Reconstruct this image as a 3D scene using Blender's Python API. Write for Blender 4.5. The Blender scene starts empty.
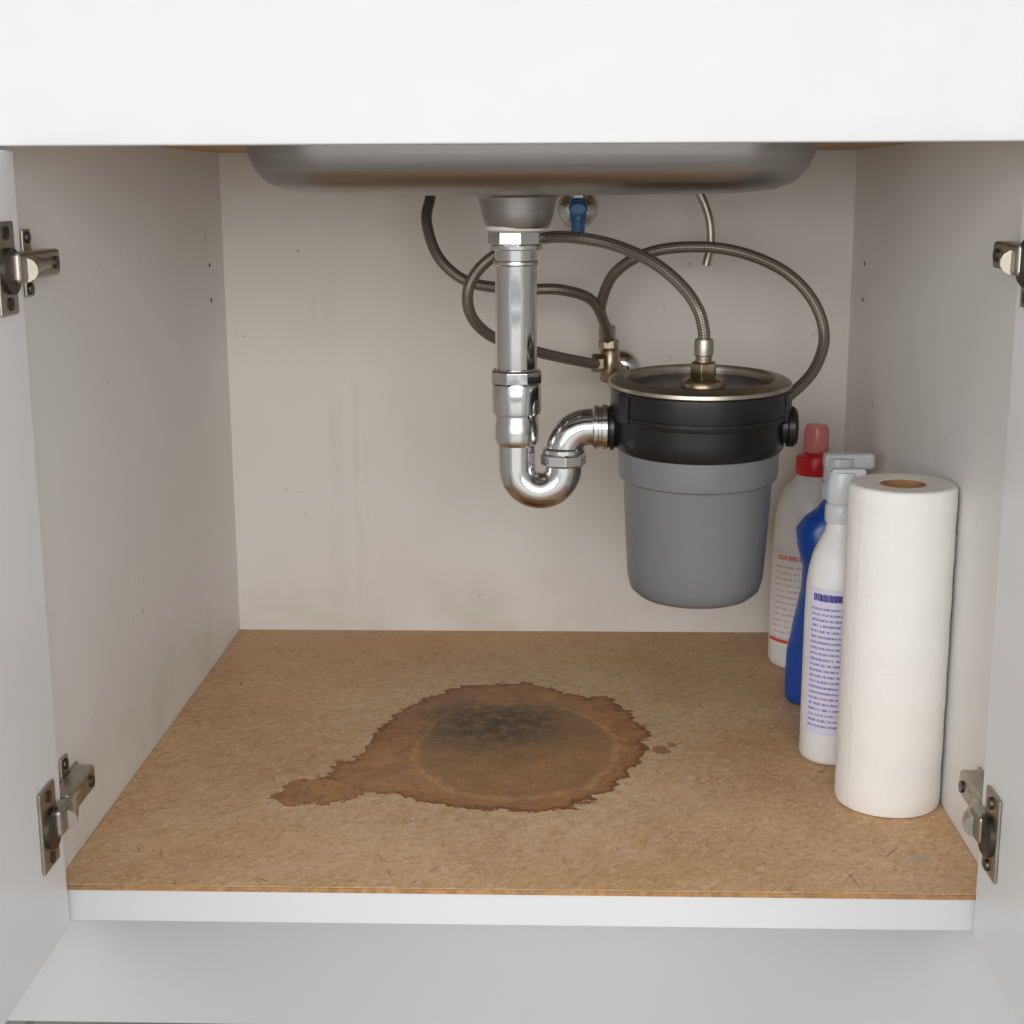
import bpy, bmesh, math, random
from mathutils import Vector, Matrix, Euler, Quaternion
random.seed(4)
scene = bpy.context.scene
try:
    scene.view_settings.view_transform = 'Standard'
    scene.view_settings.look = 'None'
except Exception: pass
COL = scene.collection

# ------------------------------------------------------------------ helpers
def srgb(r, g, b):
    f = lambda c: (c/255/12.92) if c/255 <= .04045 else ((c/255+.055)/1.055)**2.4
    return (f(r), f(g), f(b), 1)

class NT:
    def __init__(s, name):
        s.m = bpy.data.materials.new(name); s.m.use_nodes = True
        s.t = s.m.node_tree; s.b = s.t.nodes['Principled BSDF']
    def n(s, typ, **kw):
        nd = s.t.nodes.new(typ)
        for k, v in kw.items():
            if k.startswith('i_'):
                key = k[2:]
                key = int(key) if key.isdigit() else key.replace('_', ' ')
                nd.inputs[key].default_value = v
            else: setattr(nd, k, v)
        return nd
    def l(s, a, b): s.t.links.new(a, b)
    def mth(s, op, a, b=None, c=None, clamp=False):
        nd = s.t.nodes.new('ShaderNodeMath'); nd.operation = op; nd.use_clamp = clamp
        for i, v in enumerate((a, b, c)):
            if v is None: continue
            if isinstance(v, (int, float)): nd.inputs[i].default_value = v
            else: s.l(v, nd.inputs[i])
        return nd.outputs[0]
    def mix(s, fac, a, b, blend='MIX'):
        nd = s.t.nodes.new('ShaderNodeMix'); nd.data_type = 'RGBA'; nd.blend_type = blend
        for k, v in ((0, fac), (6, a), (7, b)):
            if isinstance(v, (int, float, tuple)): nd.inputs[k].default_value = v
            else: s.l(v, nd.inputs[k])
        return nd.outputs[2]
    def sm(s, v, lo, hi):
        nd = s.t.nodes.new('ShaderNodeMapRange'); nd.interpolation_type = 'SMOOTHSTEP'
        s.l(v, nd.inputs[0]); nd.inputs[1].default_value = lo; nd.inputs[2].default_value = hi
        return nd.outputs[0]
    def obj(s): return s.n('ShaderNodeTexCoord').outputs['Object']
    def uv(s): return s.n('ShaderNodeTexCoord').outputs['UV']
    def mapping(s, co, loc=(0,0,0), rot=(0,0,0), sc=(1,1,1)):
        nd = s.n('ShaderNodeMapping'); s.l(co, nd.inputs[0])
        nd.inputs[1].default_value = loc; nd.inputs[2].default_value = rot; nd.inputs[3].default_value = sc
        return nd.outputs[0]
    def aniso(s, co, ang, sc, loc=0):
        # rotate first, then stretch: fibres really run along `ang`
        return s.mapping(s.mapping(co, rot=(0, 0, ang)), loc=(loc, loc*1.7, 0), sc=sc)
    def noise(s, co, scale, detail=3, rough=.5, dist=0):
        nd = s.n('ShaderNodeTexNoise'); s.l(co, nd.inputs['Vector'])
        nd.inputs['Scale'].default_value = scale; nd.inputs['Detail'].default_value = detail
        nd.inputs['Roughness'].default_value = rough; nd.inputs['Distortion'].default_value = dist
        return nd.outputs[0]
    def bump(s, h, strength=.3, dist=.001):
        nd = s.n('ShaderNodeBump'); s.l(h, nd.inputs['Height'])
        nd.inputs['Strength'].default_value = strength; nd.inputs['Distance'].default_value = dist
        s.l(nd.outputs[0], s.b.inputs['Normal'])
    def xyz(s, co):
        nd = s.n('ShaderNodeSeparateXYZ'); s.l(co, nd.inputs[0]); return nd.outputs

def simple(name, col, rough=.5, metal=0, var=.06, vscale=12, bump=0, bscale=200, trans=0, alpha=1, coat=0):
    m = NT(name); b = m.b
    co = m.obj(); nz = m.noise(co, vscale, 4, .6)
    dark = tuple(c*(1-var*2) for c in col[:3])+(1,)
    lite = tuple(min(1, c*(1+var)) for c in col[:3])+(1,)
    m.l(m.mix(m.sm(nz, .3, .7), dark, lite), b.inputs['Base Color'])
    m.l(m.mth('MULTIPLY_ADD', nz, .12, rough-.06, clamp=True), b.inputs['Roughness'])
    b.inputs['Metallic'].default_value = metal
    if trans: b.inputs['Transmission Weight'].default_value = trans
    if alpha < 1: b.inputs['Alpha'].default_value = alpha
    if coat: b.inputs['Coat Weight'].default_value = coat
    if bump: m.bump(m.noise(co, bscale, 2), bump, .0005)
    return m.m

def finish(me, name, mat, parent=None, smooth=True, ang=35, bevel=0, bseg=2, loc=None):
    ob = bpy.data.objects.new(name, me); COL.objects.link(ob)
    if mat: me.materials.append(mat)
    if smooth:
        me.polygons.foreach_set('use_smooth', [True]*len(me.polygons))
        try: me.set_sharp_from_angle(angle=math.radians(ang))
        except Exception: pass
    if bevel:
        md = ob.modifiers.new('bevel', 'BEVEL'); md.width = bevel; md.segments = bseg; md.limit_method = 'ANGLE'
        md.harden_normals = True
    if parent: ob.parent = parent
    if loc: ob.location = loc
    return ob

def box(name, lo, hi, mat, parent=None, bevel=.001, bseg=2):
    me = bpy.data.meshes.new(name); bm = bmesh.new()
    bmesh.ops.create_cube(bm, size=1)
    for v in bm.verts:
        v.co = Vector([(lo[i]+hi[i])/2 + v.co[i]*(hi[i]-lo[i]) for i in range(3)])
    bm.to_mesh(me); bm.free()
    return finish(me, name, mat, parent, True, 35, bevel, bseg)

def lathe(name, prof, mat, parent=None, seg=64, origin=(0,0,0), axis='Z', ang=35, bevel=0, sx=1, sy=1, rot=0, closed=False):
    me = bpy.data.meshes.new(name); bm = bmesh.new(); rings = []
    uvl = bm.loops.layers.uv.new('UVMap')
    for r, z in prof:
        if r < 1e-6: rings.append([bm.verts.new((0,0,z))])
        else: rings.append([bm.verts.new((r*sx*math.cos(rot+2*math.pi*i/seg), r*sy*math.sin(rot+2*math.pi*i/seg), z)) for i in range(seg)])
    n = len(rings); rng = range(n) if closed else range(n-1)
    for k in rng:
        a, b = rings[k], rings[(k+1) % n]
        for i in range(seg):
            j = (i+1) % seg
            if len(a) == 1 and len(b) == 1: continue
            if len(a) == 1: f = bm.faces.new((a[0], b[j], b[i]))
            elif len(b) == 1: f = bm.faces.new((a[i], a[j], b[0]))
            else: f = bm.faces.new((a[i], a[j], b[j], b[i]))
            for lp in f.loops:
                lp[uvl].uv = ((i if lp.vert in (a[i] if len(a)>1 else a[0], b[i] if len(b)>1 else b[0]) else i+1)/seg, lp.vert.co.z)
    if len(rings[0]) > 1 and not closed: bm.faces.new(list(reversed(rings[0])))
    if len(rings[-1]) > 1 and not closed: bm.faces.new(rings[-1])
    bmesh.ops.recalc_face_normals(bm, faces=bm.faces)
    M = Matrix.Identity(4)
    if axis == 'X': M = Matrix.Rotation(math.pi/2, 4, 'Y')
    if axis == 'Y': M = Matrix.Rotation(-math.pi/2, 4, 'X')
    bm.transform(Matrix.Translation(origin) @ M)
    bm.to_mesh(me); bm.free()
    return finish(me, name, mat, parent, True, ang, bevel)

def catmull(P, sub=10):
    P = [Vector(p) for p in P]; out = []
    E = [2*P[0]-P[1]] + P + [2*P[-1]-P[-2]]
    for i in range(1, len(E)-2):
        a, b, c, d = E[i-1:i+3]
        for k in range(sub):
            t = k/sub
            out.append(.5*((2*b)+(c-a)*t+(2*a-5*b+4*c-d)*t*t+(3*b-a-3*c+d)*t**3))
    out.append(P[-1]); return out

def sweep(name, P, r, mat, parent=None, seg=20, smooth_path=True, sub=10, cap=True):
    path = catmull(P, sub) if smooth_path else [Vector(p) for p in P]
    rr = r if callable(r) else (lambda t: r)
    me = bpy.data.meshes.new(name); bm = bmesh.new(); uvl = bm.loops.layers.uv.new('UVMap')
    T = (path[1]-path[0]).normalized()
    N = T.orthogonal().normalized(); rings = []; L = 0; Ls = []
    for i, p in enumerate(path):
        T2 = (path[min(i+1, len(path)-1)]-path[max(i-1, 0)]).normalized()
        q = T.rotation_difference(T2); N = (q @ N).normalized(); T = T2
        B = T.cross(N); R = rr(i/(len(path)-1))
        if i: L += (p-path[i-1]).length
        Ls.append(L)
        rings.append([bm.verts.new(p+R*(math.cos(2*math.pi*k/seg)*N+math.sin(2*math.pi*k/seg)*B)) for k in range(seg)])
    for i in range(len(rings)-1):
        for k in range(seg):
            j = (k+1) % seg
            f = bm.faces.new((rings[i][k], rings[i][j], rings[i+1][j], rings[i+1][k]))
            for lp, uv in zip(f.loops, ((k, Ls[i]), (k+1, Ls[i]), (k+1, Ls[i+1]), (k, Ls[i+1]))):
                lp[uvl].uv = (uv[0]/seg, uv[1])
    if cap:
        bm.faces.new(list(reversed(rings[0]))); bm.faces.new(rings[-1])
    bmesh.ops.recalc_face_normals(bm, faces=bm.faces)
    bm.to_mesh(me); bm.free()
    return finish(me, name, mat, parent, True, 50)

def rrect(cx, cy, hx, hy, r, n=10):
    pts = []
    for q, (sx, sy) in enumerate(((1,1),(-1,1),(-1,-1),(1,-1))):
        for k in range(n+1):
            a = math.pi/2*q + math.pi/2*k/n
            pts.append((cx+sx*(hx-r)+r*math.cos(a), cy+sy*(hy-r)+r*math.sin(a)))
    return pts

def loft(name, rings, mat, parent=None, cap0=False, cap1=False, ang=40):
    me = bpy.data.meshes.new(name); bm = bmesh.new()
    R = [[bm.verts.new(p) for p in ring] for ring in rings]; n = len(R[0])
    for a, b in zip(R, R[1:]):
        for i in range(n):
            j = (i+1) % n; bm.faces.new((a[i], a[j], b[j], b[i]))
    if cap0: bm.faces.new(list(reversed(R[0])))
    if cap1: bm.faces.new(R[-1])
    bmesh.ops.recalc_face_normals(bm, faces=bm.faces)
    bm.to_mesh(me); bm.free()
    return finish(me, name, mat, parent, True, ang)

def empty(name, loc=(0,0,0)):
    e = bpy.data.objects.new(name, None); COL.objects.link(e); e.empty_display_size = .05
    return e

# ------------------------------------------------------------------ materials
def melamine(name, col, rough=.45, grime=.10, streak=0):
    m = NT(name); co = m.obj(); b = m.b
    n1 = m.noise(co, 2.2, 4, .6); n2 = m.noise(co, 22, 5, .7)
    dirty = tuple(c*k for c, k in zip(col[:3], (1-grime, 1-grime*1.15, 1-grime*1.4)))+(1,)
    c = m.mix(m.sm(n1, .35, .75), col, dirty)
    if grime > .03:
        sp = m.sm(m.noise(co, 34, 3, .75), .69, .75)
        c = m.mix(m.mth('MULTIPLY', sp, .45), c, srgb(136,122,106))
        sc_ = m.sm(m.noise(m.mapping(co, sc=(70, 70, 7)), 1.0, 2, .6), .72, .80)
        c = m.mix(m.mth('MULTIPLY', sc_, .25), c, srgb(150,140,128))
        Zs = m.xyz(co)[2]
        low = m.mth('MULTIPLY', m.mth('SUBTRACT', 1, m.sm(Zs, 0, .12)), m.sm(m.noise(co, 9, 4, .6), .42, .7))
        c = m.mix(m.mth('MULTIPLY', low, .20), c, srgb(178,160,138))
    if streak:
        X, Y, Z = m.xyz(co)
        for x0, hw, z0, z1, amt in ((-.262, .010, -.02, .56, .10), (-.235, .004, .02, .42, .14), (-.222, .0025, .10, .30, .18), (-.285, .003, .33, .52, .18)):
            wv = m.mth('MULTIPLY', m.mth('SUBTRACT', m.noise(co, 5, 2), .5), .03)
            dx = m.mth('ABSOLUTE', m.mth('SUBTRACT', m.mth('ADD', X, wv), x0))
            g = m.mth('SUBTRACT', 1, m.sm(dx, hw*.3, hw*1.4))
            zz = m.mth('MULTIPLY', m.sm(Z, z0, z0+.05), m.mth('SUBTRACT', 1, m.sm(Z, z1-.1, z1)))
            br = m.sm(m.noise(m.mapping(co, sc=(30, 1, 9)), 1, 3), .35, .6)
            c = m.mix(m.mth('MULTIPLY', m.mth('MULTIPLY', g, zz), m.mth('MULTIPLY', br, amt)), c, srgb(176,166,150))
    m.l(c, b.inputs['Base Color'])
    m.l(m.mth('MULTIPLY_ADD', n2, .2, rough-.1), b.inputs['Roughness'])
    m.bump(m.noise(co, 320, 2), .06, .0004)
    return m.m

M_in = melamine('white_melamine_interior', srgb(235,234,232), .5, .06)
M_back = melamine('white_melamine_back', srgb(231,227,221), .5, .06, streak=1)
M_door = melamine('white_door_lacquer', srgb(238,239,240), .35, .02)
M_apron = melamine('white_drawer_lacquer', srgb(202,203,205), .35, .02)
M_strip = melamine('white_edge_band', srgb(214,215,217), .35, .02)
M_toe = melamine('toe_kick_laminate', srgb(184,185,187), .4, .03)

def board():
    m = NT('hardboard_stained'); co = m.obj(); b = m.b
    X, Y, Z = m.xyz(co)
    base1, base2 = srgb(204,162,118), srgb(224,188,146)
    n_big = m.noise(co, 5, 5, .65)
    c = m.mix(m.sm(n_big, .3, .7), base1, base2)
    v = m.n('ShaderNodeTexVoronoi', feature='F1'); m.l(m.aniso(co, .8, (260, 130, 1)), v.inputs['Vector']); v.inputs['Scale'].default_value = 1
    vg = m.xyz(v.outputs['Color'])[0]
    c = m.mix(m.mth('MULTIPLY', m.sm(vg, .70, .95), .26), c, srgb(242,216,182))
    c = m.mix(m.mth('MULTIPLY', m.mth('SUBTRACT', 1, m.sm(vg, .08, .28)), .24), c, srgb(168,122,80))
    i = 0
    for ang, dk, a in ((.2, srgb(160,114,74), .42), (1.0, srgb(242,216,182), .45), (1.7, srgb(164,118,78), .42), (2.4, srgb(240,212,176), .42), (2.9, srgb(168,122,82), .38), (.6, srgb(156,110,70), .38)):
        i += 1
        f = m.noise(m.aniso(co, ang, (80, 480, 1), i*3.7), 1.0, 2, .55, .6)
        c = m.mix(m.mth('MULTIPLY', m.sm(f, .60, .70), a), c, dk)
    grain = m.noise(co, 380, 4, .75)
    c = m.mix(m.mth('MULTIPLY', m.sm(grain, .56, .68), .30), c, srgb(144,102,64))
    for ang, loc, in ((.5, 3.1), (1.3, 8.7), (2.2, 5.5), (2.8, 1.7)):
        f = m.noise(m.aniso(co, ang, (30, 320, 1), loc), 1.0, 1, .4, .8)
        c = m.mix(m.mth('MULTIPLY', m.sm(f, .74, .78), .6), c, srgb(112,72,44))
    dust = m.sm(m.noise(m.mapping(co, loc=(7,2,5)), 170, 3, .7), .69, .75)
    c = m.mix(m.mth('MULTIPLY', dust, .6), c, srgb(240,232,220))
    w = m.noise(co, 13, 6, .68); w2 = m.noise(m.mapping(co, loc=(5, 3, 1)), 13, 6, .68)
    wf = m.noise(co, 70, 4, .65)
    Xw = m.mth('ADD', X, m.mth('MULTIPLY', m.mth('SUBTRACT', w, .5), .10))
    Yw = m.mth('ADD', Y, m.mth('MULTIPLY', m.mth('SUBTRACT', w2, .5), .10))
    def ell(cx, cy, hx, hy, xx=Xw, yy=Yw):
        dx = m.mth('DIVIDE', m.mth('SUBTRACT', xx, cx), hx); dy = m.mth('DIVIDE', m.mth('SUBTRACT', yy, cy), hy)
        return m.mth('SQRT', m.mth('ADD', m.mth('MULTIPLY', dx, dx), m.mth('MULTIPLY', dy, dy)))
    main = ell(-.022, .352, .150, .190)
    main = m.mth('ADD', main, m.mth('MULTIPLY', m.mth('SUBTRACT', wf, .5), .10))
    t1 = ell(-.148, .262, .055, .052); t2 = ell(-.208, .212, .042, .032)
    t3 = ell(-.12, .30, .06, .07)
    d = m.mth('MINIMUM', m.mth('MINIMUM', main, t1), m.mth('MINIMUM', t2, t3))
    bloom = m.mth('MULTIPLY', m.mth('SUBTRACT', 1, m.sm(d, 1.0, 1.9)), m.sm(m.noise(co, 60, 6, .8), .42, .68))
    c = m.mix(m.mth('MULTIPLY', bloom, .5), c, srgb(230,219,204))
    c = m.mix(m.mth('MULTIPLY', m.sm(Y, .42, .7), .28), c, srgb(172,138,108))  # dimmer light at the back of the board, painted into its colour
    inside = m.mth('SUBTRACT', 1, m.sm(d, .985, 1.0))
    tint = m.mix(m.sm(m.noise(co, 28, 6, .75), .38, .62), srgb(150,94,44), srgb(192,132,72))
    wet = m.mix(.72, c, tint)
    wet = m.mix(.12, wet, c, 'MULTIPLY')
    wet = m.mix(m.mth('MULTIPLY', m.sm(d, .78, .96), .35), wet, srgb(142,82,34))
    wet = m.mix(m.mth('MULTIPLY', m.sm(d, .94, .972), .65), wet, srgb(100,56,24))
    Xi = m.mth('ADD', X, m.mth('MULTIPLY', m.mth('SUBTRACT', w, .5), .04)); Yi = m.mth('ADD', Y, m.mth('MULTIPLY', m.mth('SUBTRACT', w2, .5), .04))
    inner = ell(-.014, .335, .108, .142, Xi, Yi)
    wet = m.mix(m.mth('MULTIPLY', m.mth('SUBTRACT', 1, m.sm(inner, .90, 1.0)), .42), wet, srgb(146,118,80))
    rl = m.mth('MULTIPLY', m.sm(inner, .93, .98), m.mth('SUBTRACT', 1, m.sm(inner, 1.0, 1.04)))
    wet = m.mix(m.mth('MULTIPLY', m.mth('MULTIPLY', rl, m.sm(wf, .35, .6)), .6), wet, srgb(206,166,116))
    mo = ell(-.042, .405, .126, .120)
    mo2 = m.mth('MULTIPLY', m.mth('SUBTRACT', 1, m.sm(mo, .15, 1.15)), m.mth('MULTIPLY_ADD', m.sm(m.noise(co, 60, 6, .8), .38, .60), .75, .42, clamp=True))
    wet = m.mix(m.mth('MULTIPLY', mo2, .93), wet, srgb(64,59,48))
    fine = m.sm(m.noise(co, 200, 5, .75), .52, .64)
    wet = m.mix(m.mth('MULTIPLY', fine, .42), wet, srgb(92,62,34))
    fine2 = m.sm(m.noise(m.mapping(co, loc=(9,2,4)), 170, 5, .75), .56, .68)
    wet = m.mix(m.mth('MULTIPLY', fine2, .32), wet, srgb(204,162,112))
    c = m.mix(inside, c, wet)
    for dx, dy, s in ((.140, .33, .010), (.152, .345, .006)):
        dd = ell(dx, dy, s, s*1.3, m.mth('ADD', X, m.mth('MULTIPLY', m.mth('SUBTRACT', wf, .5), .02)), Y)
        c = m.mix(m.mth('MULTIPLY', m.mth('SUBTRACT', 1, m.sm(dd, .8, 1.0)), .7), c, srgb(146,94,50))
    dd = ell(.352, .075, .010, .008, m.mth('ADD', X, m.mth('MULTIPLY', m.mth('SUBTRACT', wf, .5), .02)), Y)
    c = m.mix(m.mth('MULTIPLY', m.mth('SUBTRACT', 1, m.sm(dd, .7, 1.1)), .7), c, srgb(178,172,160))
    m.l(c, b.inputs['Base Color'])
    m.l(m.mth('SUBTRACT', .62, m.mth('MULTIPLY', inside, .10)), b.inputs['Roughness'])
    b.inputs['Specular IOR Level'].default_value = .3
    m.bump(m.mth('ADD', grain, m.noise(m.aniso(co, 1.2, (60,260,1)), 1, 2)), .25, .0006)
    return m.m
M_board = board()
M_ply = simple('raw_particle_board', srgb(190,155,110), .7, 0, .1, 60, .2, 300)
M_edge = simple('board_cut_edge', srgb(170,128,84), .7, 0, .16, 120)

def chrome():
    m = NT('chrome_plating'); co = m.obj(); b = m.b
    b.inputs['Metallic'].default_value = 1
    nz = m.noise(co, 40, 5, .7)
    m.l(m.mix(m.sm(nz, .55, .75), srgb(216,217,218), srgb(178,176,172)), b.inputs['Base Color'])
    m.l(m.mth('MULTIPLY_ADD', m.sm(nz, .4, .8), .16, .11), b.inputs['Roughness'])
    return m.m
M_chrome = chrome()
def steel():
    m = NT('brushed_sink_steel'); co = m.obj(); b = m.b
    b.inputs['Metallic'].default_value = 1
    nz = m.noise(m.mapping(co, sc=(3, 3, 160)), 1, 3)
    m.l(m.mix(nz, srgb(144,141,138), srgb(180,177,174)), b.inputs['Base Color'])
    m.l(m.mth('MULTIPLY_ADD', nz, .15, .30), b.inputs['Roughness'])
    m.bump(nz, .05, .0005)
    return m.m
M_steel = steel()
M_nickel = simple('hinge_nickel', srgb(180,173,162), .38, 1, .08, 60)
M_dark = simple('dark_metal', srgb(92,87,80), .4, 1, .1, 60)
M_brass = simple('aged_brass_nickel', srgb(168,154,128), .33, 1, .15, 80)
M_black = simple('black_plastic', srgb(22,22,24), .30, 0, .1, 40, .05, 300)
M_hole = simple('dark_hole', srgb(22,20,18), .8, 0, .05)
M_grey = simple('grey_plastic', srgb(122,124,128), .38, 0, .03, 8, .04, 400)
M_blue = simple('blue_bottle_plastic', srgb(26,78,170), .28, 0, .04, 8)
M_bluev = simple('blue_valve_handle', srgb(50,120,170), .35, 0, .06, 20)
M_white = simple('white_bottle_plastic', srgb(232,232,232), .35, 0, .02, 8)
M_red = simple('red_cap_plastic', srgb(206,24,28), .35, 0, .04, 20)
M_redclear = simple('translucent_red_cap', srgb(226,128,124), .25, 0, .02, 20, alpha=.7)
M_clear = simple('translucent_cap', srgb(222,226,230), .25, 0, .02, 20, alpha=.8)
M_tape = simple('thread_seal_tape', srgb(232,230,224), .6, 0, .04, 80)
M_card = simple('cardboard_core', srgb(160,120,84), .85, 0, .08, 60)

def braid():
    m = NT('braided_steel_hose'); b = m.b; x = m.xyz(m.uv())
    a = m.mth('MULTIPLY', x[0], 2*math.pi*6); l = m.mth('MULTIPLY', x[1], 2*math.pi*190)
    s1 = m.mth('SINE', m.mth('ADD', l, a)); s2 = m.mth('SINE', m.mth('SUBTRACT', l, a))
    h = m.mth('MULTIPLY', s1, s2); h01 = m.mth('MULTIPLY_ADD', h, .5, .5)
    m.l(m.mix(h01, srgb(78,73,66), srgb(164,156,144)), b.inputs['Base Color'])
    b.inputs['Metallic'].default_value = .7; b.inputs['Roughness'].default_value = .42
    m.bump(h01, .5, .0006)
    return m.m
M_braid = braid()

def paper():
    m = NT('embossed_paper_towel'); b = m.b; x = m.xyz(m.uv()); co = m.obj()
    U = m.mth('MULTIPLY', x[0], 2*math.pi*34); V = m.mth('MULTIPLY', x[1], 2*math.pi*105)
    h = m.mth('MULTIPLY', m.mth('SINE', m.mth('ADD', U, V)), m.mth('SINE', m.mth('SUBTRACT', U, V)))
    m.l(m.mix(m.noise(co, 25, 3), srgb(236,234,229), srgb(243,241,238)), b.inputs['Base Color'])
    b.inputs['Roughness'].default_value = .95
    b.inputs['Specular IOR Level'].default_value = .1
    m.bump(m.mth('ADD', m.mth('MULTIPLY', h, .28), m.mth('MULTIPLY', m.noise(co, 120, 3), 2.8)), .38, .0008)
    return m.m
M_paper = paper()
def paper_end():
    m = NT('paper_roll_end'); b = m.b; co = m.obj(); x = m.xyz(co)
    r = m.mth('SQRT', m.mth('ADD', m.mth('MULTIPLY', x[0], x[0]), m.mth('MULTIPLY', x[1], x[1])))
    h = m.mth('SINE', m.mth('MULTIPLY', r, 5200))
    m.l(m.mix(m.mth('MULTIPLY_ADD', h, .2, .4), srgb(226,221,212), srgb(244,241,236)), b.inputs['Base Color'])
    b.inputs['Roughness'].default_value = .95
    m.bump(h, .3, .0004); return m.m
M_pend = paper_end()

def label(name, ink, paperc, head, rows=30, accent=None):
    m = NT(name); b = m.b; x = m.xyz(m.uv()); U, V = x[0], x[1]
    row = m.mth('MULTIPLY', V, rows); fr = m.mth('FRACT', row); fl = m.mth('FLOOR', row)
    cmb = m.n('ShaderNodeCombineXYZ'); m.l(m.mth('MULTIPLY', U, 30), cmb.inputs[0]); m.l(m.mth('MULTIPLY', fl, 7.3), cmb.inputs[1])
    g = m.noise(cmb.outputs[0], 1.9, 2, .6)
    ink1 = m.mth('MULTIPLY', m.sm(g, .43, .47), m.mth('MULTIPLY', m.sm(fr, .25, .33), m.mth('SUBTRACT', 1, m.sm(fr, .66, .74))))
    marg = m.mth('MULTIPLY', m.mth('MULTIPLY', m.sm(U, .08, .10), m.mth('SUBTRACT', 1, m.sm(U, .90, .92))), m.mth('MULTIPLY', m.sm(V, .04, .05), m.mth('SUBTRACT', 1, m.sm(V, .88, .89))))
    c = m.mix(m.mth('MULTIPLY', m.mth('MULTIPLY', ink1, marg), .75), paperc, ink)
    hb = m.mth('MULTIPLY', m.sm(V, .915, .92), m.mth('SUBTRACT', 1, m.sm(V, .965, .97)))
    hb = m.mth('MULTIPLY', hb, m.mth('MULTIPLY', m.sm(U, .12, .14), m.mth('SUBTRACT', 1, m.sm(U, .86, .88))))
    hb = m.mth('MULTIPLY', hb, m.sm(m.noise(cmb.outputs[0], 2.5, 2), .38, .46))
    c = m.mix(hb, c, head)
    if accent:
        ab = m.mth('MULTIPLY', m.sm(V, accent[1], accent[1]+.01), m.mth('SUBTRACT', 1, m.sm(V, accent[2], accent[2]+.01)))
        c = m.mix(ab, c, accent[0])
    m.l(c, b.inputs['Base Color']); b.inputs['Roughness'].default_value = .4
    return m.m
M_label = label('lavender_instruction_label', srgb(84,76,160), srgb(216,213,234), srgb(50,44,140), 26)
M_label2 = label('white_red_label', srgb(206,176,176), srgb(234,232,231), srgb(222,140,134), 16, (srgb(214,84,62), .04, .075))

def label_patch(name, cx, cy, r, z0, z1, a0, a1, mat, parent, sx=1, sy=1, n=24):
    me = bpy.data.meshes.new(name); bm = bmesh.new(); uvl = bm.loops.layers.uv.new('UVMap')
    cols = []
    for i in range(n+1):
        a = a0+(a1-a0)*i/n
        cols.append((bm.verts.new((cx+r*sx*math.cos(a), cy+r*sy*math.sin(a), z0)), bm.verts.new((cx+r*sx*math.cos(a), cy+r*sy*math.sin(a), z1))))
    for i in range(n):
        f = bm.faces.new((cols[i][0], cols[i+1][0], cols[i+1][1], cols[i][1]))
        for lp, uv in zip(f.loops, ((i/n,0), ((i+1)/n,0), ((i+1)/n,1), (i/n,1))): lp[uvl].uv = uv
    bm.to_mesh(me); bm.free()
    return finish(me, name, mat, parent)

# ------------------------------------------------------------------ cabinet
D = .758; W = .4; HZ = .626; T = .018
cab = empty('sink_cabinet')
box('side_panel_1', (-W-T, 0, -.034), (-W, D+.006, .75), M_in, cab)
box('side_panel_2', (W, 0, -.034), (W+T, D+.006, .75), M_in, cab)
box('back_panel', (-W, D, -.034), (W, D+.006, .75), M_back, cab, .0003)
box('bottom_panel', (-W, .007, -.034), (W, D, -.005), M_strip, cab, .0012)
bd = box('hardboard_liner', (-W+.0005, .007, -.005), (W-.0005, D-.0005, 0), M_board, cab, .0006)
box('liner_front_edge', (-W+.001, .0055, -.0046), (W-.001, .007, -.0004), M_edge, cab, .0004)
box('toe_kick', (-W-.3, .045, -.154), (W+.3, .060, -.034), M_toe, cab, .0006)
box('false_drawer_front', (-W-.12, -.020, .614), (W+.12, -.001, .752), M_apron, cab, .0015, 3)
box('top_rail_1', (-W, 0, HZ), (-.282, D, HZ+.016), M_ply, cab, .0005)
box('top_rail_2', (.288, 0, HZ), (W, D, HZ+.016), M_ply, cab, .0005)
box('top_rail_3', (-.282, .66, HZ), (.288, D, HZ+.016), M_ply, cab, .0005)
k = 0
for sx in (-1, 1):
    for z in (.490, .447):
        k += 1
        lathe('shelf_pin_hole_%d' % k, [(0, 0), (.0028, 0), (.0028, .0004), (0, .0004)], M_hole, cab, 16, (sx*(W-.0002) - (.0002 if sx > 0 else 0), .68, z), 'X')

DXI = {-1: .386, 1: .379}
for i, sx in enumerate((-1, 1)):
    xi = sx*DXI[sx]; xo = xi+sx*.018
    box('cabinet_door' if i == 0 else 'cabinet_door.001', (min(xi, xo), -.402, -.034), (max(xi, xo), -.003, .611), M_door, None, .0012, 3)

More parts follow.
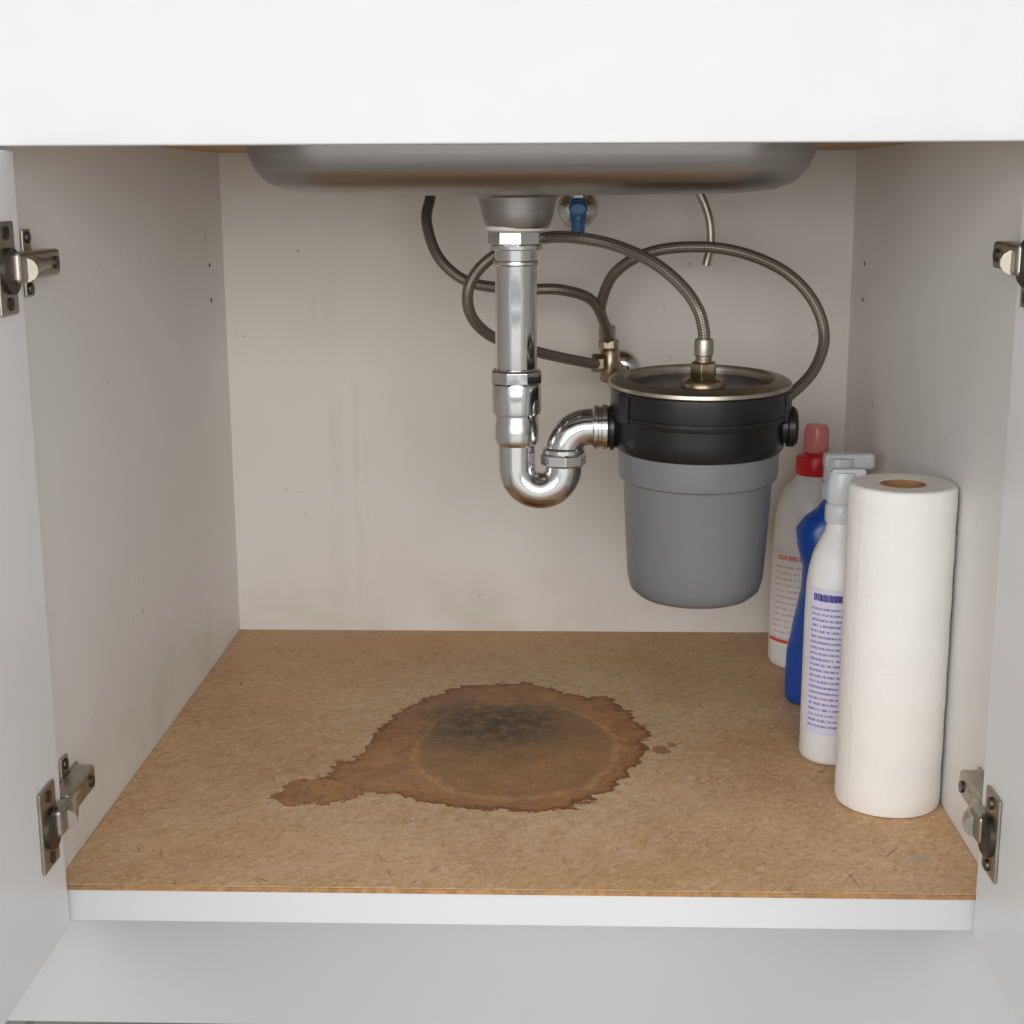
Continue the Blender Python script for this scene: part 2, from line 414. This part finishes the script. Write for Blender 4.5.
# hinges
def hinge(sx, z, idx):
    h = empty('cabinet_hinge' if idx == 0 else 'cabinet_hinge.%03d' % idx)
    dxi = DXI[sx]; q = dxi-.386
    X = lambda a: sx*a
    def bx(n, a, b, y0, y1, z0, z1, m, bev=.0008):
        lo = (min(X(a), X(b)), y0, z0); hi = (max(X(a), X(b)), y1, z1)
        return box(n, lo, hi, m, h, bev, 3)
    bx('mount_plate', .3998, .3970, .026, .078, z-.010, z+.010, M_nickel)
    bx('mount_wing', .3998, .3972, .036, .054, z-.027, z+.027, M_nickel, .003)
    for s in (-1, 1):
        lathe('wing_screw_%d' % (s+2), [(0,-.0014),(.0044,-.0014),(.005,0),(.0044,.0014),(0,.0014)], M_dark, h, 20, (X(.3968), .045, z+s*.0205), 'X')
    bx('arm_cover', .3972, .3795, .000, .070, z-.0108, z+.0108, M_nickel, .003)
    sweep('arm', [(X(.389), .060, z), (X(.388), .035, z), (X(.386), .012, z), (X(.380+q), -.006, z-.001), (X(.376+q), -.022, z-.002)], lambda t: .0100-.0008*t, M_nickel, h, 12, True, 6)
    bx('arm_slot', .3797, .3792, .024, .038, z-.0042, z+.0042, M_dark, .0001)
    lathe('arm_screw', [(0,-.0018),(.0052,-.0018),(.0052,.0018),(0,.0018)], M_dark, h, 20, (X(.3791), .056, z), 'X')
    bx('cup_flange', .3858+q, .3828+q, -.058, -.022, z-.035, z+.035, M_nickel, .007)
    lathe('cup', [(0,-.004),(.015,-.004),(.0175,-.002),(.0175,.002),(0,.002)], M_dark, h, 32, (X(.3813+q), -.038, z-.002), 'X')
    bx('knuckle', .386+q, .3745+q, -.036, -.008, z-.012, z+.012, M_nickel, .004)
    for s in (-1, 1):
        lathe('flange_screw_%d' % (s+2), [(0,-.0016),(.0046,-.0016),(.0052,.0005),(0,.0016)], M_dark, h, 20, (X(.3820+q), -.040, z+s*.0265), 'X')
hinge(-1, .524, 0); hinge(-1, .074, 1); hinge(1, .528, 2); hinge(1, .076, 3)

# ------------------------------------------------------------------ room
flm = NT('grey_kitchen_tile'); co = flm.obj()
br = flm.n('ShaderNodeTexBrick', i_Scale=1.0); flm.l(co, br.inputs['Vector']); br.offset = 0
br.inputs['Color1'].default_value = srgb(160,158,155); br.inputs['Color2'].default_value = srgb(168,165,161); br.inputs['Mortar'].default_value = srgb(90,88,86)
br.inputs['Mortar Size'].default_value = .004; br.inputs['Brick Width'].default_value = .45; br.inputs['Row Height'].default_value = .45
flm.l(flm.mix(.3, br.outputs[0], flm.noise(co, 6, 4)), flm.b.inputs['Base Color']); flm.b.inputs['Roughness'].default_value = .45
box('floor', (-3, -4.5, -.18), (3, .80, -.160), flm.m, None, 0)
wm = melamine('painted_wall', srgb(214,212,206), .7, .03)
box('wall_back', (-3, .775, -.160), (3, .80, 2.4), wm, None, 0)

# ------------------------------------------------------------------ countertop + sink
ct = NT('speckled_countertop'); co = ct.obj()
ct.l(ct.mix(ct.sm(ct.noise(co, 160, 4, .7), .4, .6), srgb(150,148,144), srgb(196,193,188)), ct.b.inputs['Base Color']); ct.b.inputs['Roughness'].default_value = .25
cx, cy = .003, .41; HX = .268
outer = rrect(.0, .365, .52, .405, .01); inner = rrect(cx, cy, HX+.004, .215, .079)
loft('countertop', [[(x, y, .790) for x, y in inner], [(x, y, .790) for x, y in outer], [(x, y, .753) for x, y in outer], [(x, y, .753) for x, y in inner], [(x, y, .790) for x, y in inner]], ct.m)
sink = empty('kitchen_sink')
prof = [(-.016, .7945), (-.016, .7925), (0, .7915), (0, .655), (.0008, .632), (.003, .614), (.009, .599), (.019, .588), (.036, .5805), (.065, .5775), (.11, .576), (.155, .5755)]
rings = []
for ins, z in prof:
    rings.append([(x, y, z) for x, y in rrect(cx, cy, HX-ins, .211-ins, max(.078-ins*.35, .02), 14)])
dc = (-.0125, .40)
ring = []
for (x, y, z) in rings[-1]:
    a = math.atan2(y-dc[1], x-dc[0]); ring.append((dc[0]+.043*math.cos(a), dc[1]+.043*math.sin(a), .575))
rings.append(ring)
bowl = loft('bowl', rings, M_steel, sink, ang=60)
md = bowl.modifiers.new('solid', 'SOLIDIFY'); md.thickness = .0012; md.offset = 1
DX = -.0125
lathe('drain_flange_cup', [(.046,.5775),(.0455,.5745),(.041,.572),(.039,.566),(.037,.555),(.0335,.545),(.031,.541),(.030,.541),(.030,.570),(.036,.5775)], M_steel, sink, 64, (DX,.40,0), closed=True)

# ------------------------------------------------------------------ drain
tr = empty('p_trap_drain_pipe'); PX = -.0145; PY = .40
lathe('seal_tape', [(.0295,.5445),(.0315,.543),(.0310,.5395),(.0285,.5385),(.0,.5385),(0,.5445)], M_tape, tr, 48, (PX,PY,0))
def nut(name, x, y, z0, z1, r, seg=8, rot=.2):
    c = (z1-z0)*.14
    return lathe(name, [(r*.8,z0),(r*.93,z0),(r,z0+c),(r,z1-c),(r*.93,z1),(r*.8,z1)], M_chrome, tr, seg, (x,y,0), 'Z', 20, .0006, rot=rot)
nut('tailpiece_nut', PX, PY, .523, .5395, .0292, 8)
lathe('tailpiece_nut_collar', [(.026,.519),(.0272,.520),(.0275,.5235),(.026,.525)], M_chrome, tr, 48, (PX,PY,0))
lathe('tailpiece', [(.0225,.522),(.0218,.519),(.0218,.46),(.0218,.39),(.020,.385)], M_chrome, tr, 64, (PX,PY,0))
lathe('tailpiece_bead', [(.0218,.5085),(.0235,.507),(.0235,.5045),(.0218,.503)], M_chrome, tr, 64, (PX,PY,0))
nut('slip_nut', PX, PY, .380, .3955, .0280, 8, rot=.45)
lathe('slip_collar', [(.0255,.380),(.0262,.377),(.0262,.352),(.0255,.349),(.0225,.3475),(.0225,.342),(.0235,.340),(.0235,.322),(.0225,.318),(.0205,.315)], M_chrome, tr, 64, (PX,PY,0))
P = [(PX, PY, .330), (PX, PY, .31)]
R = .0250; zc = .2905
for i in range(0, 25):
    a = math.pi + math.pi*i/24
    P.append((PX+R+R*math.cos(a), PY, zc+R*math.sin(a)))
P += [(PX+2*R, PY, .302), (PX+2*R, PY, .308)]
sweep('u_bend', P, .0195, M_chrome, tr, 48, False)
EX = PX+2*R
nut('trap_union_nut', EX, PY, .2930, .3065, .0245, 8, rot=.1)
lathe('trap_union_ring', [(.020,.3055),(.0228,.307),(.0228,.311),(.0195,.313)], M_chrome, tr, 48, (EX,PY,0))
P = [(EX, PY, .300), (EX, PY, .306)]; R2 = .027; zt = .334
for i in range(0, 21):
    a = math.pi - math.pi/2*i/20
    P.append((EX+R2+R2*math.cos(a), PY, zt-R2+R2*math.sin(a)))
P += [(EX+R2+.010, PY, zt), (EX+R2+.022, PY, zt)]
sweep('outlet_elbow', P, .0196, M_chrome, tr, 48, False)
lathe('outlet_flange', [(.0,0),(.0215,0),(.0235,.0015),(.0235,.005),(.0222,.006),(.0222,.009),(.0240,.010),(.0240,.0150),(.022,.0165),(0,.0165)], M_chrome, tr, 56, (.066,PY,zt), 'X')

# ------------------------------------------------------------------ disposer
dp = empty('garbage_disposer'); GX, GY = .178, .40
O = (GX, GY, 0)
lathe('mounting_ring', [(.0765,.3825),(.0775,.3870),(.079,.3885),(.0815,.3880),(.084,.3872),(.091,.3864),(.0945,.3840),(.0950,.3805),(.0925,.3785),(.0765,.3785)], M_nickel, dp, 96, O, closed=True)
lathe('throat_wall', [(.0768,.384),(.0762,.376),(.0745,.368),(.0735,.366),(.0755,.366),(.0775,.376),(.0780,.384)], M_nickel, dp, 96, O, closed=True)
lathe('throat_floor', [(.0745,.3665),(.060,.366),(.05,.3655),(0,.365)], M_black, dp, 96, O)
for i, rr_ in enumerate((.066, .055, .044, .034)):
    lathe('throat_ring_%d' % (i+1), [(rr_+.0022*math.cos(a), .3685+.0022*math.sin(a)) for a in [2*math.pi*k/10 for k in range(10)]], M_dark if i % 2 else M_nickel, dp, 72, O, closed=True)
lathe('upper_housing', [(.090,.3790),(.0932,.3780),(.0935,.374),(.0935,.350),(.0925,.3465),(.0900,.3455),(.0895,.330),(.0890,.3165),(.0865,.3130),(.080,.3120),(0,.3120),(0,.355),(.078,.355)], M_black, dp, 96, O)
lathe('housing_groove', [(.0937,.3545),(.0945,.354),(.0945,.3505),(.0937,.350)], M_black, dp, 96, O)
for i, aa in enumerate((-2.62, -.35, .6, 1.6, 2.6)):
    w = .009
    b_ = box('clamp_lug_%d' % (i+1), (-.0015, -w, .3475), (.0028, w, .3765), M_black, dp, .0012)
    b_.data.transform(Matrix.Translation((GX, GY, 0)) @ Matrix.Rotation(aa, 4, 'Z') @ Matrix.Translation((.0930, 0, 0)))
lathe('motor_housing', [(.0,.3145),(.0820,.3145),(.0842,.3125),(.0842,.288),(.0830,.2825),(.0795,.2800),(.0785,.2760),(.0764,.235),(.0740,.190),(.0728,.172),(.0695,.1595),(.0625,.1530),(.054,.1510),(0,.1500)], M_grey, dp, 96, O)
lathe('outlet_port', [(0,-.004),(.019,-.004),(.022,0),(.0225,.006),(.0205,.009),(.0205,.020),(0,.020)], M_black, dp, 48, (.0825,PY,zt), 'X')
lathe('port_lip', [(.0205,.0),(.0245,.0008),(.0245,.0045),(.0205,.0055)], M_black, dp, 48, (.0835,PY,zt), 'X')
lathe('dishwasher_inlet_cap', [(0,-.010),(.018,-.010),(.018,.001),(.0215,.002),(.0215,.008),(.019,.0115),(0,.0125)], M_black, dp, 48, (GX+.088,.385,.338), 'X')
lathe('fitting_base', [(0,.366),(.0235,.366),(.0235,.3815),(.0215,.3845),(.014,.3865),(.0125,.388),(0,.388)], M_brass, dp, 48, (.181,.40,0))
lathe('fitting_hex', [(.012,.386),(.0140,.387),(.0146,.389),(.0146,.400),(.0136,.403),(.0105,.404)], M_brass, dp, 6, (.181,.40,0), 'Z', 20, .0005, rot=.3)
lathe('fitting_ferrule', [(.0095,.403),(.0085,.404),(.0085,.410),(.0100,.411),(.0100,.425),(.0092,.4275),(.007,.428)], M_nickel, dp, 36, (.181,.40,0))
# the unit hangs tipped a couple of degrees toward the cabinet opening, pivoting on the trap axis
dp.matrix_world = Matrix.Translation((0, PY, zt)) @ Matrix.Rotation(math.radians(2.6), 4, 'X') @ Matrix.Translation((0, -PY, -zt))

# ------------------------------------------------------------------ hoses
def hose(name, P, r=.0064):
    return sweep(name, P, r, M_braid, None, 24, True, 14)
hose('braided_supply_hose', [(-.120,.645,.605),(-.123,.642,.572),(-.126,.62,.5425),(-.110,.60,.5015),(-.074,.59,.474),(-.015,.58,.467),(.032,.585,.4656),(.068,.61,.452),(.0853,.645,.420),(.089,.672,.398)])
hose('braided_supply_hose.001', [(.181,.3957,.427),(.180,.3952,.438),(.174,.397,.458),(.158,.41,.481),(.128,.43,.505),(.0865,.46,.522),(.043,.48,.529),(.0097,.50,.527),(-.0295,.50,.515),(-.0574,.50,.495),(-.0708,.50,.469),(-.0665,.51,.4395),(-.042,.53,.415),(.009,.57,.394),(.062,.63,.376),(.074,.650,.372)])
hose('braided_supply_hose.002', [(.090,.700,.410),(.083,.67,.425),(.080,.62,.447),(.093,.59,.4825),(.125,.57,.506),(.171,.56,.515),(.228,.55,.511),(.283,.55,.489),(.316,.54,.456),(.3285,.53,.417),(.3155,.51,.382),(.286,.48,.3585),(.262,.46,.350)])
sweep('faucet_supply_tube', [(.190,.645,.610),(.194,.645,.580),(.2025,.645,.560),(.2085,.645,.540),(.2100,.645,.515),(.2050,.645,.490)], .0050, M_nickel, None, 16)

def valve(idx, x, z):
    v = empty('shutoff_valve' if idx == 0 else 'shutoff_valve.%03d' % idx)
    lathe('escutcheon', [(0,-.010),(.011,-.010),(.018,-.007),(.025,-.0015),(.0255,0),(0,0)], M_chrome, v, 48, (x, D-.0001, z), 'Y')
    return v
v0 = valve(0, .110, .352)
sweep('stub_pipe', [(.110,.756,.352),(.106,.73,.356),(.098,.70,.368)], .008, M_brass, v0, 20)
lathe('valve_body', [(0,.346),(.010,.346),(.012,.349),(.012,.384),(.010,.387),(.0,.387)], M_brass, v0, 32, (.093,.682,0))
lathe('outlet_nut', [(.007,.386),(.0115,.387),(.0125,.389),(.0125,.397),(.0115,.399),(.007,.400)], M_brass, v0, 6, (.091,.676,0), 'Z', 20, .0005)
lathe('outlet_nut_2', [(.007,.400),(.0100,.401),(.0105,.403),(.0105,.414),(.0095,.416),(.006,.417)], M_nickel, v0, 24, (.089,.674,0))
lathe('side_nut', [(0,-.008),(.0105,-.008),(.0115,-.006),(.0115,.006),(.0105,.008),(0,.008)], M_brass, v0, 6, (.078,.665,.371), 'X', 20, .0004)
lathe('valve_handle', [(0,-.004),(.009,-.004),(.0145,-.001),(.0145,.005),(.011,.008),(0,.008)], M_nickel, v0, 24, (.106,.660,.350), 'Y', sx=1.1, sy=.8)
v1 = valve(1, .053, .556)
lathe('stub', [(0,-.04),(.008,-.04),(.008,.0),(0,0)], M_brass, v1, 24, (.053,.752,.556), 'Y')
lathe('valve_body', [(0,.522),(.0070,.522),(.0085,.525),(.0085,.540),(.0105,.542),(.0105,.566),(.009,.569),(0,.569)], M_bluev, v1, 32, (.053,.714,0))
lathe('valve_nut', [(.0075,.568),(.0115,.569),(.0115,.579),(.0075,.580)], M_nickel, v1, 6, (.053,.714,0), 'Z', 20, .0004)
lathe('valve_handle', [(0,-.006),(.006,-.006),(.008,-.003),(.008,.003),(.006,.006),(0,.006)], M_bluev, v1, 24, (.053,.700,.556), 'Y', sx=1.5)
lathe('valve_riser', [(0,.579),(.005,.579),(.005,.62),(0,.62)], M_nickel, v1, 20, (.053,.714,0))

# ------------------------------------------------------------------ paper towel
pt = empty('paper_towel_roll'); TX, TY = .3500, .207; TR = .0495; TH = .313
def shell_prof():
    return [(TR-.004,.0005),(TR-.001,.001),(TR,.004)]+[(TR+.0003*math.sin(i*1.7), .004+(TH-.008)*i/24) for i in range(1,24)]+[(TR,TH-.004),(TR-.0012,TH-.0012),(TR-.004,TH)]
me_s = lathe('sheets', shell_prof(), M_paper, pt, 128, (TX,TY,0))
e = lathe('roll_top', [(.0205,TH-.003),(.0215,TH-.0008),(.030,TH),(TR-.004,TH+.0002)], M_pend, pt, 96, (0,0,0), closed=False)
for ob in (e, me_s):
    bm = bmesh.new(); bm.from_mesh(ob.data)
    big = [f for f in bm.faces if len(f.verts) > 8]
    bmesh.ops.delete(bm, geom=big, context='FACES_ONLY'); bm.to_mesh(ob.data); bm.free()
e.location = (TX, TY, 0)
lathe('cardboard_core', [(.0205,.001),(.0205,TH-.001),(.0192,TH-.0005),(.0188,TH-.002),(.0188,.001)], M_card, pt, 64, (TX,TY,0), closed=True)
lathe('roll_bottom', [(.0205,.0006),(TR-.004,.0006),(TR-.004,.0010),(.0205,.0010)], M_pend, pt, 64, (TX,TY,0), closed=True)
sp = [.003+(TH-.006)*i/24 for i in range(25)]
a0 = -2.9
me = bpy.data.meshes.new('loose_sheet_edge'); bm = bmesh.new(); uvl = bm.loops.layers.uv.new('UVMap')
g = [[bm.verts.new((TX+(TR+.0004+.0006*j/6)*math.cos(a0+.30*j/6), TY+(TR+.0004+.0006*j/6)*math.sin(a0+.30*j/6), z)) for z in sp] for j in range(7)]
for j in range(6):
    for i in range(24):
        f = bm.faces.new((g[j][i], g[j+1][i], g[j+1][i+1], g[j][i+1]))
        for lp in f.loops:
            c_ = lp.vert.co; lp[uvl].uv = (math.atan2(c_.y-TY, c_.x-TX)/(2*math.pi), c_.z)
bm.to_mesh(me); bm.free(); finish(me, 'loose_sheet_edge', M_paper, pt)

# ------------------------------------------------------------------ bottles
sb = empty('spray_bottle'); BX, BY = .3150, .314
lathe('body', [(0,.001),(.026,.001),(.0310,.003),(.0328,.008),(.0328,.060),(.0326,.150),(.0320,.188),(.0300,.204),(.0265,.219),(.0205,.233),(.0165,.241),(.0150,.246),(.0135,.250),(.0135,.256),(0,.256)], M_white, sb, 64, (BX,BY,0), ang=60)
lathe('collar', [(0,.252),(.0160,.252),(.0165,.254),(.0165,.268),(.0150,.271),(0,.271)], M_clear, sb, 28, (BX,BY,0))
lathe('cap', [(0,.270),(.0125,.270),(.0150,.274),(.0150,.286),(.0140,.298),(.0125,.303),(0,.304)], M_clear, sb, 40, (BX,BY,0), sx=1.05)
box('nozzle', (BX-.012, BY-.0075, .287), (BX+.0225, BY+.0075, .3065), M_clear, sb, .003, 3)
sweep('trigger', [(BX+.017,BY,.287),(BX+.021,BY,.276),(BX+.020,BY,.262),(BX+.0235,BY,.250)], .0032, M_white, sb, 12)
label_patch('instruction_label', BX, BY, .0332, .035, .188, math.radians(202), math.radians(300), M_label, sb)

bb = empty('detergent_bottle'); CX, CY = .334, .488
def oval_loft(name, secs, mat, parent, seg=40):
    rings = []
    for z, x, rx, ry in secs:
        rings.append([(x+rx*math.cos(2*math.pi*i/seg), CY+ry*math.sin(2*math.pi*i/seg), z) for i in range(seg)])
    return loft(name, rings, mat, parent, True, True, 60)
oval_loft('body', [(.001,CX,.038,.026),(.004,CX,.041,.029),(.02,CX,.042,.030),(.06,CX-.001,.040,.030),(.10,CX+.002,.036,.029),(.135,CX+.004,.031,.027),(.160,CX+.004,.0305,.026),(.185,CX-.001,.0325,.026),(.205,CX-.003,.0325,.025),(.218,CX+.001,.027,.022),(.228,CX+.007,.020,.018),(.236,CX+.009,.0155,.0155),(.242,CX+.009,.015,.015)], M_blue, bb)
lathe('collar', [(0,.240),(.0185,.240),(.0190,.242),(.0190,.256),(.017,.259),(0,.259)], M_clear, bb, 32, (CX+.009,CY,0))
lathe('spray_head', [(0,.258),(.0165,.258),(.0175,.262),(.0175,.276),(.0165,.286),(0,.288)], M_clear, bb, 32, (CX+.010,CY,0))
box('nozzle', (CX-.008, CY-.009, .274), (CX+.048, CY+.009, .291), M_clear, bb, .004, 3)
sweep('trigger', [(CX+.030,CY,.273),(CX+.033,CY,.262),(CX+.031,CY,.248),(CX+.035,CY,.236)], .0036, M_clear, bb, 12)

wb = empty('bleach_bottle'); WX, WY = .339, .626
lathe('body', [(0,.001),(.036,.001),(.0405,.004),(.042,.010),(.042,.075),(.0405,.150),(.0385,.190),(.035,.210),(.029,.224),(.020,.234),(.017,.242),(0,.242)], M_white, wb, 64, (WX,WY,0), ang=60, sx=1.12)
lathe('cap', [(0,.241),(.0225,.241),(.0232,.243),(.0232,.260),(.0215,.264),(.012,.268),(0,.269)], M_red, wb, 40, (WX+.002,WY,0), ang=25)
lathe('spout_cover', [(0,.268),(.0145,.268),(.0155,.271),(.0145,.296),(.0125,.301),(0,.302)], M_redclear, wb, 32, (WX+.002,WY,0))
label_patch('warning_label', WX, WY, .0426, .030, .150, math.radians(190), math.radians(330), M_label2, wb, sx=1.12)

# ------------------------------------------------------------------ light
def area(name, loc, target, size, power, col=(1,1,1)):
    l = bpy.data.lights.new(name, 'AREA'); l.shape = 'RECTANGLE'; l.size = size[0]; l.size_y = size[1]; l.energy = power; l.color = col
    o = bpy.data.objects.new(name, l); COL.objects.link(o); o.location = loc
    o.rotation_euler = (Vector(target)-Vector(loc)).to_track_quat('-Z', 'Y').to_euler()
area('added_front_light', (-.2, -3.2, .98), (0, .3, .26), (5.0, 1.4), 110, (1, .991, .975))  # broad area lamp added in front to brighten the cabinet, not a real window
w = bpy.data.worlds.new('soft_room_world'); scene.world = w; w.use_nodes = True
nt_ = w.node_tree; bg = nt_.nodes['Background']
tc = nt_.nodes.new('ShaderNodeTexCoord'); sp_ = nt_.nodes.new('ShaderNodeSeparateXYZ'); rp = nt_.nodes.new('ShaderNodeValToRGB')
mp = nt_.nodes.new('ShaderNodeMapRange'); mp.inputs[1].default_value = -1; mp.inputs[2].default_value = 1
nt_.links.new(tc.outputs['Generated'], sp_.inputs[0]); nt_.links.new(sp_.outputs[2], mp.inputs[0]); nt_.links.new(mp.outputs[0], rp.inputs[0]); nt_.links.new(rp.outputs[0], bg.inputs[0])
rp.color_ramp.elements[0].position = .30; rp.color_ramp.elements[0].color = (.45,.44,.43,1)
rp.color_ramp.elements[1].position = .60; rp.color_ramp.elements[1].color = (1.0,.99,.985,1)
bg.inputs[1].default_value = .66

# ------------------------------------------------------------------ camera
yaw, pit, roll, f = -.03312, .21562, -.00404, 1484.7
d = Vector((math.sin(yaw)*math.cos(pit), math.cos(yaw)*math.cos(pit), -math.sin(pit)))
r = Vector((math.cos(yaw), -math.sin(yaw), 0)); u = r.cross(d)
r2 = r*math.cos(roll)+u*math.sin(roll); u2 = -r*math.sin(roll)+u*math.cos(roll)
cd = bpy.data.cameras.new('camera'); cd.sensor_width = 36; cd.lens = f*36/1024; cd.clip_start = .01
cam = bpy.data.objects.new('camera', cd); COL.objects.link(cam)
M = Matrix((r2, u2, -d)).transposed().to_4x4(); M.translation = (.03193, -1.15533, .58265)
cam.matrix_world = M; scene.camera = cam
